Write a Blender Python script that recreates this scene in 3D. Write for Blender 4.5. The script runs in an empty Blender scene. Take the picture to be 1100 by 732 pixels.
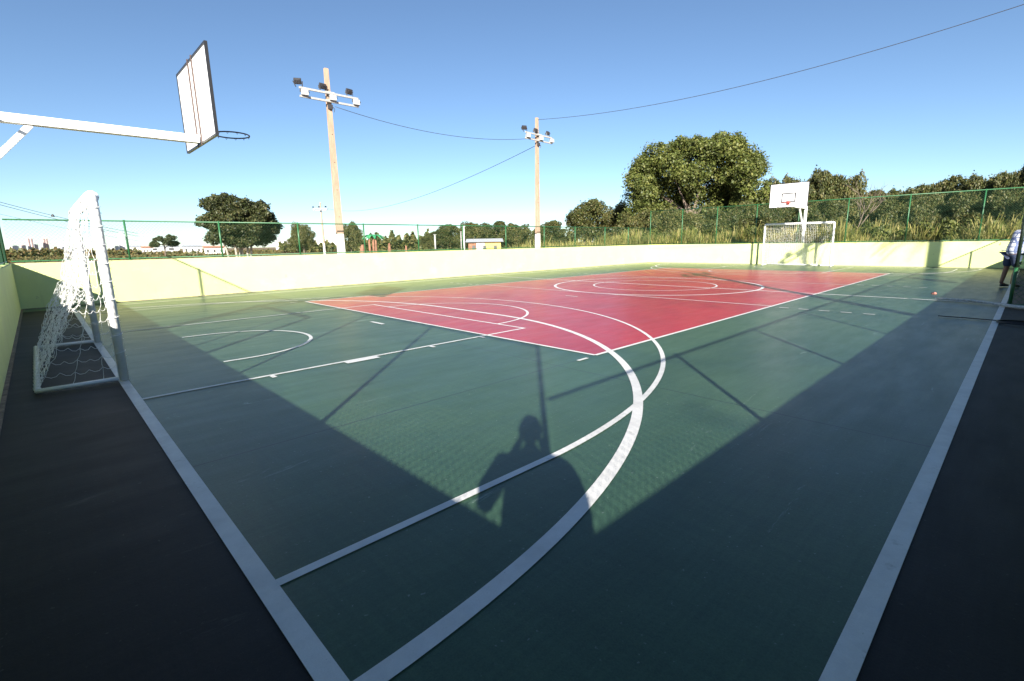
import bpy, bmesh, math, random
import numpy as np
from mathutils import Vector, Matrix
R = math.radians
C = bpy.context.scene.collection
scene = bpy.context.scene
rng = np.random.default_rng(7)
random.seed(7)

# ------------------------------------------------------------------ camera numbers
CAM = Vector((-13.549, -7.889, 1.345)); YAW, PITCH, ROLL, FPX = R(46.373), R(-11.263), R(-1.034), 526.5
FWD = Vector((math.cos(YAW)*math.cos(PITCH), math.sin(YAW)*math.cos(PITCH), math.sin(PITCH)))
RT0 = Vector((math.sin(YAW), -math.cos(YAW), 0)); UP0 = RT0.cross(FWD)
RT = RT0*math.cos(ROLL) + UP0*math.sin(ROLL); UPV = UP0*math.cos(ROLL) - RT0*math.sin(ROLL)
def bearing(u):                       # compass direction seen at photo column u near the horizon
    v = 262.0
    d = FWD + RT*((u-550)/FPX) + UPV*(-(v-366)/FPX)
    return math.atan2(d.y, d.x)
def spot(u, D, z=0.0):                # ground point at distance D along that bearing
    a = bearing(u); return Vector((CAM.x + D*math.cos(a), CAM.y + D*math.sin(a), z))
def dx(u, X):
    a = bearing(u); return (X-CAM.x)/math.cos(a)
def height(u, v, D):                  # height of what shows at (u,v) if it stands D metres away
    d = FWD + RT*((u-550)/FPX) + UPV*(-(v-366)/FPX)
    return CAM.z + D*d.z/math.hypot(d.x, d.y)
def width(u0, u1, D): return abs(bearing(u1)-bearing(u0))*D

# ------------------------------------------------------------------ materials
def mat(name, col, rough=.6, metal=0, spec=.5, noise=0, nscale=5, bump=0, bscale=60, col2=None, stretch=None, island=None, trans=0, lo=.4, hi=.6):
    m = bpy.data.materials.new(name); m.use_nodes = True; nt = m.node_tree; N = nt.nodes; L = nt.links
    b = N['Principled BSDF']; b.inputs['Roughness'].default_value = rough; b.inputs['Metallic'].default_value = metal
    b.inputs['Specular IOR Level'].default_value = spec
    b.inputs['Base Color'].default_value = (*col, 1)
    tc = N.new('ShaderNodeTexCoord'); mp = N.new('ShaderNodeMapping'); L.new(tc.outputs['Object'], mp.inputs[0])
    if stretch: mp.inputs['Scale'].default_value = stretch
    src = None
    if noise or col2:
        n = N.new('ShaderNodeTexNoise'); n.inputs['Scale'].default_value = nscale; n.inputs['Detail'].default_value = 8; n.inputs['Roughness'].default_value = .62
        L.new(mp.outputs[0], n.inputs['Vector'])
        r = N.new('ShaderNodeValToRGB'); r.color_ramp.elements[0].position = lo; r.color_ramp.elements[1].position = hi
        c2 = col2 or tuple(c*(1-noise) for c in col)
        r.color_ramp.elements[0].color = (*c2, 1); r.color_ramp.elements[1].color = (*col, 1)
        L.new(n.outputs['Fac'], r.inputs[0]); src = r.outputs[0]
    if island:
        g = N.new('ShaderNodeNewGeometry'); r = N.new('ShaderNodeValToRGB')
        els = r.color_ramp.elements
        while len(els) < len(island): els.new(.5)
        for i, c in enumerate(island): els[i].position = i/(len(island)-1); els[i].color = (*c, 1)
        L.new(g.outputs['Random Per Island'], r.inputs[0])
        mx = N.new('ShaderNodeMix'); mx.data_type = 'RGBA'; mx.blend_type = 'MULTIPLY'; mx.inputs[0].default_value = 1
        n = N.new('ShaderNodeTexNoise'); n.inputs['Scale'].default_value = .9; L.new(tc.outputs['Object'], n.inputs['Vector'])
        rr = N.new('ShaderNodeValToRGB'); rr.color_ramp.elements[0].color = (.7, .72, .62, 1); rr.color_ramp.elements[1].color = (1.25, 1.2, 1.1, 1)
        rr.color_ramp.elements[0].position = .35; rr.color_ramp.elements[1].position = .65
        L.new(n.outputs['Fac'], rr.inputs[0]); L.new(r.outputs[0], mx.inputs[6]); L.new(rr.outputs[0], mx.inputs[7]); src = mx.outputs[2]
    if src: L.new(src, b.inputs['Base Color'])
    if bump:
        n = N.new('ShaderNodeTexNoise'); n.inputs['Scale'].default_value = bscale; n.inputs['Detail'].default_value = 5
        L.new(mp.outputs[0], n.inputs['Vector'])
        bp = N.new('ShaderNodeBump'); bp.inputs['Strength'].default_value = bump; bp.inputs['Distance'].default_value = .01
        L.new(n.outputs['Fac'], bp.inputs['Height']); L.new(bp.outputs[0], b.inputs['Normal'])
    if trans:
        t = N.new('ShaderNodeBsdfTranslucent'); ms = N.new('ShaderNodeMixShader'); ms.inputs[0].default_value = trans
        if src: L.new(src, t.inputs[0])
        else: t.inputs[0].default_value = (*col, 1)
        out = N['Material Output']; L.new(b.outputs[0], ms.inputs[1]); L.new(t.outputs[0], ms.inputs[2]); L.new(ms.outputs[0], out.inputs[0])
    return m

def floor_mat(name, col, col2, rough=.3, scuff=(.3, .38, .36), joints=True, scuff_amt=.75, spec=.33):
    """painted concrete: broad mottling, fine brushed streaks, pale scuffs, saw-cut joints"""
    m = bpy.data.materials.new(name); m.use_nodes = True; nt = m.node_tree; N = nt.nodes; L = nt.links
    b = N['Principled BSDF']; tc = N.new('ShaderNodeTexCoord')
    def noise(scale, detail=6, st=None, rot=0, ro=.6, dist=0):
        mp = N.new('ShaderNodeMapping'); L.new(tc.outputs['Object'], mp.inputs[0])
        if st: mp.inputs['Scale'].default_value = st
        mp.inputs['Rotation'].default_value = (0, 0, rot)
        n = N.new('ShaderNodeTexNoise'); n.inputs['Scale'].default_value = scale; n.inputs['Detail'].default_value = detail; n.inputs['Roughness'].default_value = ro
        n.inputs['Distortion'].default_value = dist
        L.new(mp.outputs[0], n.inputs['Vector']); return n.outputs['Fac']
    def ramp(f, a, b_, ca=(0, 0, 0), cb=(1, 1, 1)):
        r = N.new('ShaderNodeValToRGB'); r.color_ramp.elements[0].position = a; r.color_ramp.elements[1].position = b_
        r.color_ramp.elements[0].color = (*ca, 1); r.color_ramp.elements[1].color = (*cb, 1); L.new(f, r.inputs[0]); return r.outputs[0]
    def mix(f, a, b_, mode='MIX', fv=1):
        x = N.new('ShaderNodeMix'); x.data_type = 'RGBA'; x.blend_type = mode; x.inputs[0].default_value = fv
        if f is not None: L.new(f, x.inputs[0])
        for s, i in ((a, 6), (b_, 7)):
            if isinstance(s, tuple): x.inputs[i].default_value = (*s, 1)
            else: L.new(s, x.inputs[i])
        return x.outputs[2]
    def math_(op, a, b_=0.0):
        x = N.new('ShaderNodeMath'); x.operation = op
        for s, i in ((a, 0), (b_, 1)):
            if isinstance(s, (int, float)): x.inputs[i].default_value = s
            else: L.new(s, x.inputs[i])
        return x.outputs[0]
    base = ramp(noise(.55, 7, dist=.6), .35, .65, col2, col)
    streak = ramp(noise(3.0, 6, (1, 14, 1), .5), .35, .7, (.88, .89, .90), (1.08, 1.07, 1.05))
    base = mix(None, base, streak, 'MULTIPLY')
    streak2 = ramp(noise(2.2, 5, (12, 1, 1), .25), .35, .7, (.9, .9, .92), (1.07, 1.06, 1.05))
    base = mix(None, base, streak2, 'MULTIPLY')
    sc = ramp(noise(1.1, 9, (1, 5, 1), .8, .72, .8), .63, .74)
    sc = math_('MULTIPLY', sc, scuff_amt)
    base = mix(sc, base, scuff)
    sp = ramp(noise(38, 3, ro=.5), .68, .74); sp = math_('MULTIPLY', sp, .3); base = mix(sp, base, scuff)
    gr = ramp(noise(160, 2, ro=.5), .3, .7, (.82, .82, .82), (1.16, 1.16, 1.16)); base = mix(None, base, gr, 'MULTIPLY')
    thr = ramp(noise(2.6, 9, (1, 26, 1), 1.1, .75, 1.6), .69, .72); thr = math_('MULTIPLY', thr, scuff_amt*1.2); base = mix(thr, base, scuff)
    thr = ramp(noise(2.1, 9, (30, 1, 1), .2, .75, 1.6), .70, .73); thr = math_('MULTIPLY', thr, scuff_amt); base = mix(thr, base, scuff)
    st = ramp(noise(.9, 5, ro=.5, dist=1.2), .62, .72); st = math_('MULTIPLY', st, .22); base = mix(st, base, tuple(c*.45 for c in col2))
    if joints:
        s = N.new('ShaderNodeSeparateXYZ'); L.new(tc.outputs['Object'], s.inputs[0])
        jm = None
        for ax, vals in ((0, (-9.55, -3.2, 3.15, 9.5)), (1, (-4.42, 0.0, 4.42))):
            for v in vals:
                d = math_('LESS_THAN', math_('ABSOLUTE', math_('SUBTRACT', s.outputs[ax], v)), .0055)
                jm = d if jm is None else math_('MAXIMUM', jm, d)
        jm = math_('MULTIPLY', jm, .95)
        base = mix(jm, base, (.012, .016, .02))
    L.new(base, b.inputs['Base Color'])
    rr = ramp(noise(1.3, 7, (1, 4, 1), .3), .3, .7, (rough-.03,)*3, (rough+.06,)*3); L.new(rr, b.inputs['Roughness'])
    b.inputs['Specular IOR Level'].default_value = spec
    bp = N.new('ShaderNodeBump'); bp.inputs['Strength'].default_value = .16; bp.inputs['Distance'].default_value = .004
    h = math_('ADD', noise(60, 4), math_('MULTIPLY', noise(4, 4, (1, 9, 1), .3), .4)); L.new(h, bp.inputs['Height']); L.new(bp.outputs[0], b.inputs['Normal'])
    return m

M = {}
M['green'] = floor_mat('court_green', (.050, .102, .058), (.034, .078, .050), .36)
M['red'] = floor_mat('court_red', (.40, .030, .045), (.31, .024, .042), .33, scuff=(.42, .12, .12), scuff_amt=.25)
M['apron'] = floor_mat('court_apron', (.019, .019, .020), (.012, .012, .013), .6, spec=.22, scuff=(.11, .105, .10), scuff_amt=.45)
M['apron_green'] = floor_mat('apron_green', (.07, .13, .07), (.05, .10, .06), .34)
def line_mat():
    m = mat('line_paint', (.68, .68, .67), .45, noise=.22, nscale=5, bump=.1, bscale=90, lo=.3, hi=.6)
    nt = m.node_tree; N = nt.nodes; L = nt.links; b = N['Principled BSDF']; src = b.inputs['Base Color'].links[0].from_socket
    tc = N.new('ShaderNodeTexCoord')
    for sc_, lo, hi, col, amt in ((34, .67, .71, (.10, .14, .11), .8), (7, .60, .70, (.34, .34, .31), .7), (150, .35, .65, (.50, .50, .49), .35)):
        n = N.new('ShaderNodeTexNoise'); n.inputs['Scale'].default_value = sc_; n.inputs['Detail'].default_value = 7; n.inputs['Roughness'].default_value = .7; L.new(tc.outputs['Object'], n.inputs['Vector'])
        r_ = N.new('ShaderNodeValToRGB'); r_.color_ramp.elements[0].position = lo; r_.color_ramp.elements[1].position = hi; r_.color_ramp.elements[1].color = (amt,)*3+(1,); L.new(n.outputs['Fac'], r_.inputs[0])
        x = N.new('ShaderNodeMix'); x.data_type = 'RGBA'; L.new(r_.outputs[0], x.inputs[0]); L.new(src, x.inputs[6]); x.inputs[7].default_value = (*col, 1); src = x.outputs[2]
    L.new(src, b.inputs['Base Color']); return m
M['line'] = line_mat()
M['line2'] = mat('worn_line_paint', (.72, .72, .70), .4, noise=.4, nscale=18, lo=.3, hi=.55)
def wall_mat():
    m = mat('lime_wall_paint', (.66, .71, .31), .6, noise=.10, nscale=1.7, bump=.35, bscale=70, lo=.3, hi=.7)
    nt = m.node_tree; N = nt.nodes; L = nt.links; b = N['Principled BSDF']; src = b.inputs['Base Color'].links[0].from_socket
    tc = N.new('ShaderNodeTexCoord')
    for scl, st, lo, hi, col, amt in ((2.0, (4, 4, .5), .60, .75, (.34, .34, .20), .35), (5.5, (1, 1, 1), .66, .70, (.30, .27, .20), .45), (1.2, (1, 1, 1.5), .55, .75, (.62, .62, .40), .5)):
        mp = N.new('ShaderNodeMapping'); mp.inputs['Scale'].default_value = st; L.new(tc.outputs['Object'], mp.inputs[0])
        n = N.new('ShaderNodeTexNoise'); n.inputs['Scale'].default_value = scl; n.inputs['Detail'].default_value = 8; n.inputs['Roughness'].default_value = .68; L.new(mp.outputs[0], n.inputs['Vector'])
        r_ = N.new('ShaderNodeValToRGB'); r_.color_ramp.elements[0].position = lo; r_.color_ramp.elements[1].position = hi; r_.color_ramp.elements[1].color = (amt,)*3+(1,); L.new(n.outputs['Fac'], r_.inputs[0])
        x = N.new('ShaderNodeMix'); x.data_type = 'RGBA'; L.new(r_.outputs[0], x.inputs[0]); L.new(src, x.inputs[6]); x.inputs[7].default_value = (*col, 1); src = x.outputs[2]
    L.new(src, b.inputs['Base Color']); return m
M['wall'] = wall_mat()
M['dirt_strip'] = mat('dirt_strip', (.24, .19, .15), .9, noise=.5, nscale=9)
M['fence'] = mat('fence_green', (.025, .12, .045), .4, noise=.2, nscale=30)
M['post_green'] = mat('post_dark_green', (.012, .045, .02), .5)
M['wire'] = mat('wire_green', (.045, .11, .055), .5)
M['gate_dark'] = mat('gate_dark_green', (.010, .022, .014), .45)
M['goalw'] = mat('goal_white', (.82, .82, .80), .3, noise=.12, nscale=25, lo=.25, hi=.5)
M['net'] = mat('net_cord', (.80, .80, .78), .8)
M['board'] = mat('board_white', (.82, .83, .84), .4, noise=.08, nscale=6)
M['black'] = mat('black_paint', (.02, .02, .022), .4)
M['rust'] = mat('rusty_angle_iron', (.11, .075, .065), .7, noise=.5, nscale=30)
M['rim'] = mat('rim_red', (.30, .04, .03), .45)
M['rimgrey'] = mat('rim_worn', (.10, .07, .065), .5, noise=.4, nscale=40)
M['steelw'] = mat('white_steel', (.80, .80, .79), .35, noise=.08, nscale=12)
M['concrete'] = mat('pole_concrete', (.40, .28, .20), .85, noise=.22, nscale=7, bump=.4, bscale=40, stretch=(1, 1, .3))
M['limewash'] = mat('pole_whitewash', (.78, .76, .72), .8, noise=.15, nscale=9)
M['arm'] = mat('crossarm_grey', (.36, .36, .35), .6, noise=.2, nscale=20)
M['glass'] = mat('lamp_glass', (.5, .52, .54), .12, spec=.8)
M['lamp_dark'] = mat('lamp_housing_dark', (.035, .035, .04), .5)
M['lamp_grey'] = mat('lamp_housing_grey', (.30, .31, .32), .45)
M['cable'] = mat('cable_black', (.03, .03, .035), .6)
M['ground'] = mat('dry_ground', (.15, .13, .055), .95, col2=(.19, .10, .055), nscale=.05, bump=.5, bscale=.8, lo=.42, hi=.62)
M['bark'] = mat('bark', (.17, .13, .10), .9, noise=.4, nscale=6, stretch=(1, 1, .2))
M['barkpale'] = mat('bark_pale', (.40, .35, .30), .9, noise=.3, nscale=6)
def leafmat(n, cs, t=.18): return mat(n, cs[0], .55, island=cs, trans=t, spec=.35)
M['leafA'] = leafmat('leaves_olive', [(.030, .045, .010), (.075, .100, .022), (.105, .125, .030), (.15, .155, .05)])
M['leafB'] = leafmat('leaves_dark', [(.014, .024, .008), (.036, .048, .016), (.055, .066, .024), (.085, .08, .036)])
M['leafC'] = leafmat('leaves_brown_green', [(.026, .038, .010), (.065, .078, .022), (.10, .10, .032), (.14, .12, .05)])
M['leafF'] = leafmat('leaves_forest', [(.018, .028, .008), (.05, .066, .018), (.08, .090, .028), (.12, .105, .042)])
M['grass'] = leafmat('tall_dry_grass', [(.08, .11, .02), (.17, .19, .05), (.28, .26, .09), (.40, .34, .15)], .25)
M['scrub'] = leafmat('far_scrub', [(.04, .05, .015), (.09, .09, .03), (.13, .11, .045), (.12, .07, .03)], .1)

# ------------------------------------------------------------------ mesh helpers
class MB:
    def __init__(s): s.v = []; s.f = []; s.m = []; s.p = []
    def add(s, V, F, mi=0):
        o = len(s.v); f0 = len(s.f); s.v += [tuple(v) for v in V]; s.f += [tuple(i+o for i in f) for f in F]; s.m += [mi]*len(F); s.p.append((o, len(s.v), f0, len(s.f)))
    def box(s, x0, x1, y0, y1, z0, z1, mi=0, T=None):
        V = [Vector(v) for v in ((x0,y0,z0),(x1,y0,z0),(x1,y1,z0),(x0,y1,z0),(x0,y0,z1),(x1,y0,z1),(x1,y1,z1),(x0,y1,z1))]
        if T: V = [T @ v for v in V]
        s.add(V, [(0,3,2,1),(4,5,6,7),(0,1,5,4),(1,2,6,5),(2,3,7,6),(3,0,4,7)], mi)
    def bar(s, a, b, w, h=None, mi=0, ref=Vector((0,0,1))):     # rectangular bar from a to b
        a, b = Vector(a), Vector(b); h = h or w; d = (b-a).normalized()
        if abs(d.dot(ref)) > .98: ref = Vector((1,0,0))
        x = d.cross(ref).normalized()*w/2; y = x.cross(d).normalized()*h/2
        V = [a-x-y, a+x-y, a+x+y, a-x+y, b-x-y, b+x-y, b+x+y, b-x+y]
        s.add(V, [(0,3,2,1),(4,5,6,7),(0,1,5,4),(1,2,6,5),(2,3,7,6),(3,0,4,7)], mi)
    def tube(s, pts, r, n=8, mi=0, closed=False, cap=True):
        pts = [Vector(p) for p in pts]; k = len(pts)
        rr = r if isinstance(r, (list, tuple)) else [r]*k
        prev = None; V = []; F = []
        for i, p in enumerate(pts):
            if closed: d = pts[(i+1) % k]-pts[i-1]
            else: d = pts[min(i+1, k-1)]-pts[max(i-1, 0)]
            if d.length < 1e-9: d = Vector((0,0,1))
            d.normalize()
            if prev is None:
                ref = Vector((0,0,1)) if abs(d.z) < .9 else Vector((1,0,0)); x = d.cross(ref).normalized()
            else: x = (prev - d*prev.dot(d)).normalized()
            prev = x; y = d.cross(x)
            for j in range(n):
                a = 2*math.pi*j/n; V.append(p + (x*math.cos(a)+y*math.sin(a))*rr[i])
        for i in range(k if closed else k-1):
            for j in range(n):
                a = i*n+j; b_ = i*n+(j+1) % n; c = ((i+1) % k)*n+(j+1) % n; d = ((i+1) % k)*n+j
                F.append((a, b_, c, d))
        if cap and not closed: F.append(tuple(range(n))[::-1]); F.append(tuple((k-1)*n+j for j in range(n)))
        s.add(V, F, mi)
    def build(s, name, mats, parent=None, smooth=False):
        me = bpy.data.meshes.new(name); me.from_pydata(s.v, [], s.f)
        if not isinstance(mats, (list, tuple)): mats = [mats]
        for m in mats: me.materials.append(m)
        if len(mats) > 1: me.polygons.foreach_set('material_index', s.m)
        if smooth: me.polygons.foreach_set('use_smooth', [True]*len(me.polygons))
        me.update(); o = bpy.data.objects.new(name, me); C.objects.link(o)
        if parent: o.parent = parent
        return o
def build_split(mb, name, m, parent, smooth=False):   # every add() becomes a part of its own
    fv = 0; out = []
    for (v0, v1, f0, f1) in mb.p:
        q = MB(); q.v = mb.v[v0:v1]; q.f = [tuple(i-v0 for i in f) for f in mb.f[f0:f1]]; q.m = mb.m[f0:f1]
        out.append(q.build(name, m, parent, smooth))
    return out
def quads(name, V, mats, parent=None):          # numpy (n,4,3) -> one mesh of loose quads
    n = len(V); me = bpy.data.meshes.new(name)
    me.vertices.add(n*4); me.vertices.foreach_set('co', np.asarray(V, np.float32).ravel())
    me.loops.add(n*4); me.loops.foreach_set('vertex_index', np.arange(n*4, dtype=np.int32))
    me.polygons.add(n); me.polygons.foreach_set('loop_start', np.arange(0, n*4, 4, dtype=np.int32))
    me.update(calc_edges=True); me.validate(); me.materials.append(mats)
    o = bpy.data.objects.new(name, me); C.objects.link(o)
    if parent: o.parent = parent
    return o
def tag(o, label=None, cat=None, group=None, kind=None):
    if label: o['label'] = label
    if cat: o['category'] = cat
    if group: o['group'] = group
    if kind: o['kind'] = kind
    return o
def thing(name, label, cat, loc=(0,0,0), rz=0, group=None):
    o = bpy.data.objects.new(name, None); C.objects.link(o); o.empty_display_size = .2
    o.location = loc; o.rotation_euler = (0, 0, rz); return tag(o, label, cat, group)
def copy_tree(o, parent=None):
    c = o.copy(); C.objects.link(c); c.parent = parent
    for ch in list(o.children): copy_tree(ch, c)
    return c
def bevel(o, w=.006, seg=2):
    b = o.modifiers.new('bevel', 'BEVEL'); b.width = w; b.segments = seg; b.limit_method = 'ANGLE'

# ------------------------------------------------------------------ ground, court
HX, HY = 13.97, 8.45           # inner faces of the boundary wall
WH, WT = 1.08, .15
g = MB()
S = 9000; ax = HX+.12; ay = HY+.12
xs = [-S, -ax, ax, S]; ys = [-S, -ay, ay, S]
def patch(mb, x0, x1, y0, y1, z): mb.add([(x0,y0,z),(x1,y0,z),(x1,y1,z),(x0,y1,z)], [(0,1,2,3)])
for i in range(3):
    for j in range(3):
        patch(g, xs[i], xs[i+1], ys[j], ys[j+1], -.06)
tag(g.build('ground', M['ground']), kind='structure')
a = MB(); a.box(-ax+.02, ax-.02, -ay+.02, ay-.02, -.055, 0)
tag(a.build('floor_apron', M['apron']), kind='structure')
HL, HW = 13.113, 7.686
a = MB(); patch(a, -HL, HL, -HW, HW, .002); tag(a.build('court_floor', M['green']), kind='structure')
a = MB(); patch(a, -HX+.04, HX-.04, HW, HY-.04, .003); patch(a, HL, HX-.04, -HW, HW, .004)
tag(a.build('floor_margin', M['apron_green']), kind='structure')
VA, VB = 8.87, 4.424
a = MB(); patch(a, -VA, VA, -VB, VB, .0045); tag(a.build('floor_center', M['red']), kind='structure')

Lz = [.0062]
def nz(): Lz[0] += .00004; return Lz[0]
lines = MB()
def rect(x0, x1, y0, y1): patch(lines, min(x0,x1), max(x0,x1), min(y0,y1), max(y0,y1), nz())
def arc(cx, cy, r, w, a0, a1, n=None):
    n = n or max(8, int(abs(a1-a0)*r/.12)); z = nz(); V = []; F = []
    for i in range(n+1):
        t = a0+(a1-a0)*i/n
        for rr in (r-w/2, r+w/2): V.append((cx+rr*math.cos(t), cy+rr*math.sin(t), z))
    for i in range(n): F.append((2*i, 2*i+1, 2*i+3, 2*i+2))
    lines.add(V, F)
P = math.pi
# futsal / handball court, thick lines
for s in (-1, 1):
    rect(s*HL, s*(HL-.08), -HW, HW); rect(-HL+.08, HL-.08, s*HW, s*(HW-.08))
rect(-.04, .04, -HW+.08, HW-.08)
arc(0, 0, 3.0, .08, 0, 2*P, 140); arc(0, 0, 1.8, .05, 0, 2*P, 100)
for s in (-1, 1):
    a0 = 0 if s < 0 else P
    bx = s*HL
    for t in (-1, 1):
        arc(bx, t*.85, 5.78, .08, *( (0, -P/2) if (s < 0 and t < 0) else (0, P/2) if s < 0 else (P, P*1.5) if t < 0 else (P, P/2)))
    xx = bx - s*5.78; rect(xx-.04, xx+.04, -.85, .85)
    # basketball three-point line
    hx = s*(HL-1.575); ym = 5.94; r3 = 5.945; am = math.asin(ym/r3)
    if s < 0: arc(hx, 0, r3, .05, -am, am)
    else: arc(hx, 0, r3, .05, P-am, P+am)
    xe = hx - s*r3*math.cos(am)
    for t in (-1, 1): rect(s*(HL-.08), xe, t*(ym-.025), t*(ym+.025))
    # key
    fx = s*(HL-5.03); kw = 2.465
    for t in (-1, 1):
        rect(s*(HL-.08), fx, t*(kw-.05), t*kw)
        for kx, kl in ((1.17, .05), (3.19, .05), (4.07, .05)):
            if t == s or t < 0 and s < 0: rect(s*(HL-kx), s*(HL-kx-kl), t*kw, t*(kw+.1))
        if t == s or t < 0 and s < 0: rect(s*(HL-2.0), s*(HL-2.42), t*kw, t*(kw+.1))
    rect(fx-.025, fx+.025, -kw, kw)
    arc(fx, 0, 1.8, .05, -P/2 if s < 0 else P/2, P/2 if s < 0 else 1.5*P)
    nx, ny = s*11.84, s*.17
    arc(nx, ny, 1.17, .05, -P/2 if s < 0 else P/2, P/2 if s < 0 else 1.5*P)
    for t in (-1, 1): rect(nx, s*12.1, ny+t*1.17-.025, ny+t*1.17+.025)
    # volleyball
    rect(s*VA-.025, s*VA+.025, -VB, VB); rect(-VA, VA, s*VB-.025, s*VB+.025)
    rect(s*3-.025, s*3+.025, -VB, VB)
    for t in (-1, 1):
        for k in range(5): rect(s*3.12-.025, s*3.12+.025, t*(VB+.17+.345*k), t*(VB+.34+.345*k))
        rect(s*(VA+.18), s*(VA+.36), t*(VB+.0), t*(VB+.045))
    rect(s*9.34, s*9.41, -.3, .14); rect(s*3.93, s*3.99, -.22, .16)
    # corner arcs of the futsal court
    for t in (-1, 1): pass
tag(lines.build('floor_markings', M['line']), kind='structure')

# ------------------------------------------------------------------ boundary walls
def wall(label, x0, x1, y0, y1, strip):
    t = thing('boundary_wall', label, 'wall', ((x0+x1)/2, (y0+y1)/2, 0), 0, 'low lime-painted walls round the court')
    cx, cy = (x0+x1)/2, (y0+y1)/2
    b = MB(); b.box(x0-cx, x1-cx, y0-cy, y1-cy, -.06, WH); o = b.build('wall_body', M['wall'], t); bevel(o, .008)
    b = MB(); b.box(*[q-c for q, c in zip(strip, (cx, cx, cy, cy))], .0, .016); b.build('base_joint', M['dirt_strip'], t)
    return t
wall('sunlit lime wall along the far side of the court, in front of the two tall light poles', -HX-WT, HX+WT, HY+.001, HY+WT, (-HX+.03, HX-.03, HY-.10, HY+.0005))
wall('sunlit lime wall across the end of the court, behind the far goal', HX, HX+WT, -HY, HY, (HX-.035, HX-.0005, -HY+.03, HY-.04))
wall('shaded lime wall directly behind the near goal at the left', -HX-WT, -HX, -HY, HY, (-HX+.0005, -HX+.035, -HY+.03, HY-.04))
wall('lime wall beyond the right edge, whose shadow covers the near right floor', -HX-WT, HX+WT, -HY-WT, -HY-.001, (-HX+.03, HX-.03, -HY-.0005, -HY+.03))

# ------------------------------------------------------------------ chain-link fences on the walls
def chainlink(mb, Afn, L, z0, z1, s=.1, r=.0024):
    h = z1-z0
    for sg in (1, -1):
        k = -h
        while k < L:
            # s = k + t, z = z0 + t  (sg 1)   t in [0,h]
            t0, t1 = max(0, -k), min(h, L-k)
            if t1-t0 > .02:
                if sg > 0: p0, p1 = (k+t0, z0+t0), (k+t1, z0+t1)
                else: p0, p1 = (k+t0, z1-t0), (k+t1, z1-t1)
                off = .002*sg
                pa, pb = Afn(p0[0], off, p0[1]), Afn(p1[0], off, p1[1])
                mb.tube([pa, pb], r, 3, cap=False)
            k += s
def fence(label, Afn, L, top, posts, s_=.08, r_=.0014, postr=.024):
    t = thing('chain_link_fence', label, 'fence', Afn(L/2, 0, WH), 0, 'green chain-link fences on the court walls')
    inv = Matrix.Translation(-Vector(Afn(L/2, 0, WH)))
    F2 = lambda s, o, z: tuple(inv @ Vector(Afn(s, o, z)))
    m = MB(); chainlink(m, F2, L, WH+.06, top-.02, s_, r_); m.build('wire_mesh', M['wire'], t)
    m = MB(); m.tube([F2(0, 0, top), F2(L, 0, top)], .019, 10); m.build('top_rail', M['fence'], t, True)
    m = MB(); m.tube([F2(0, 0, WH+.045), F2(L, 0, WH+.045)], .016, 8); m.build('bottom_rail', M['fence'], t, True)
    for s in posts:
        m = MB(); m.tube([F2(s, 0, WH), F2(s, 0, top+.03)], postr, 12)
        m.tube([F2(s, 0, WH), F2(s, 0, WH+.012)], .06, 12)
        m.build('post', M['fence'], t, True)
    return t
cw = WT/2
far_posts = [2.22, 4.4, 6.65, 8.93, 11.18, 13.36, 15.8, 18.34, 20.7, 23.3, 25.6]
fence('lower green chain-link fence on the far side wall, before the light poles', lambda s, o, z: (-HX+s, HY+cw+o, z), 2*HX, 2.08, far_posts)
ends = [8.53, 6.45, 4.4, 2.3, .3, -1.75, -4.0, -6.35]
fence('tall green chain-link fence on the end wall behind the far goal', lambda s, o, z: (HX+cw+o, -HY-cw+s, z), 2*(HY+cw), 3.08, [0]+sorted(e+HY+cw for e in ends))
fence('tall green chain-link fence seen edge-on on the wall behind the near goal', lambda s, o, z: (-HX-cw+o, -HY-cw+s, z), 2*(HY+cw), 3.0, [.001]+[.25+2.1675*k for k in range(1, 8)]+[2*(HY+cw)-.001], .07, .0023)
fence('green chain-link fence beyond the right edge, whose rail shadow crosses the floor', lambda s, o, z: (-HX+s, -HY-cw+o, z), 2*HX, 2.05, [2.27+2.33*k for k in range(11)], .07, .0023)

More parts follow.
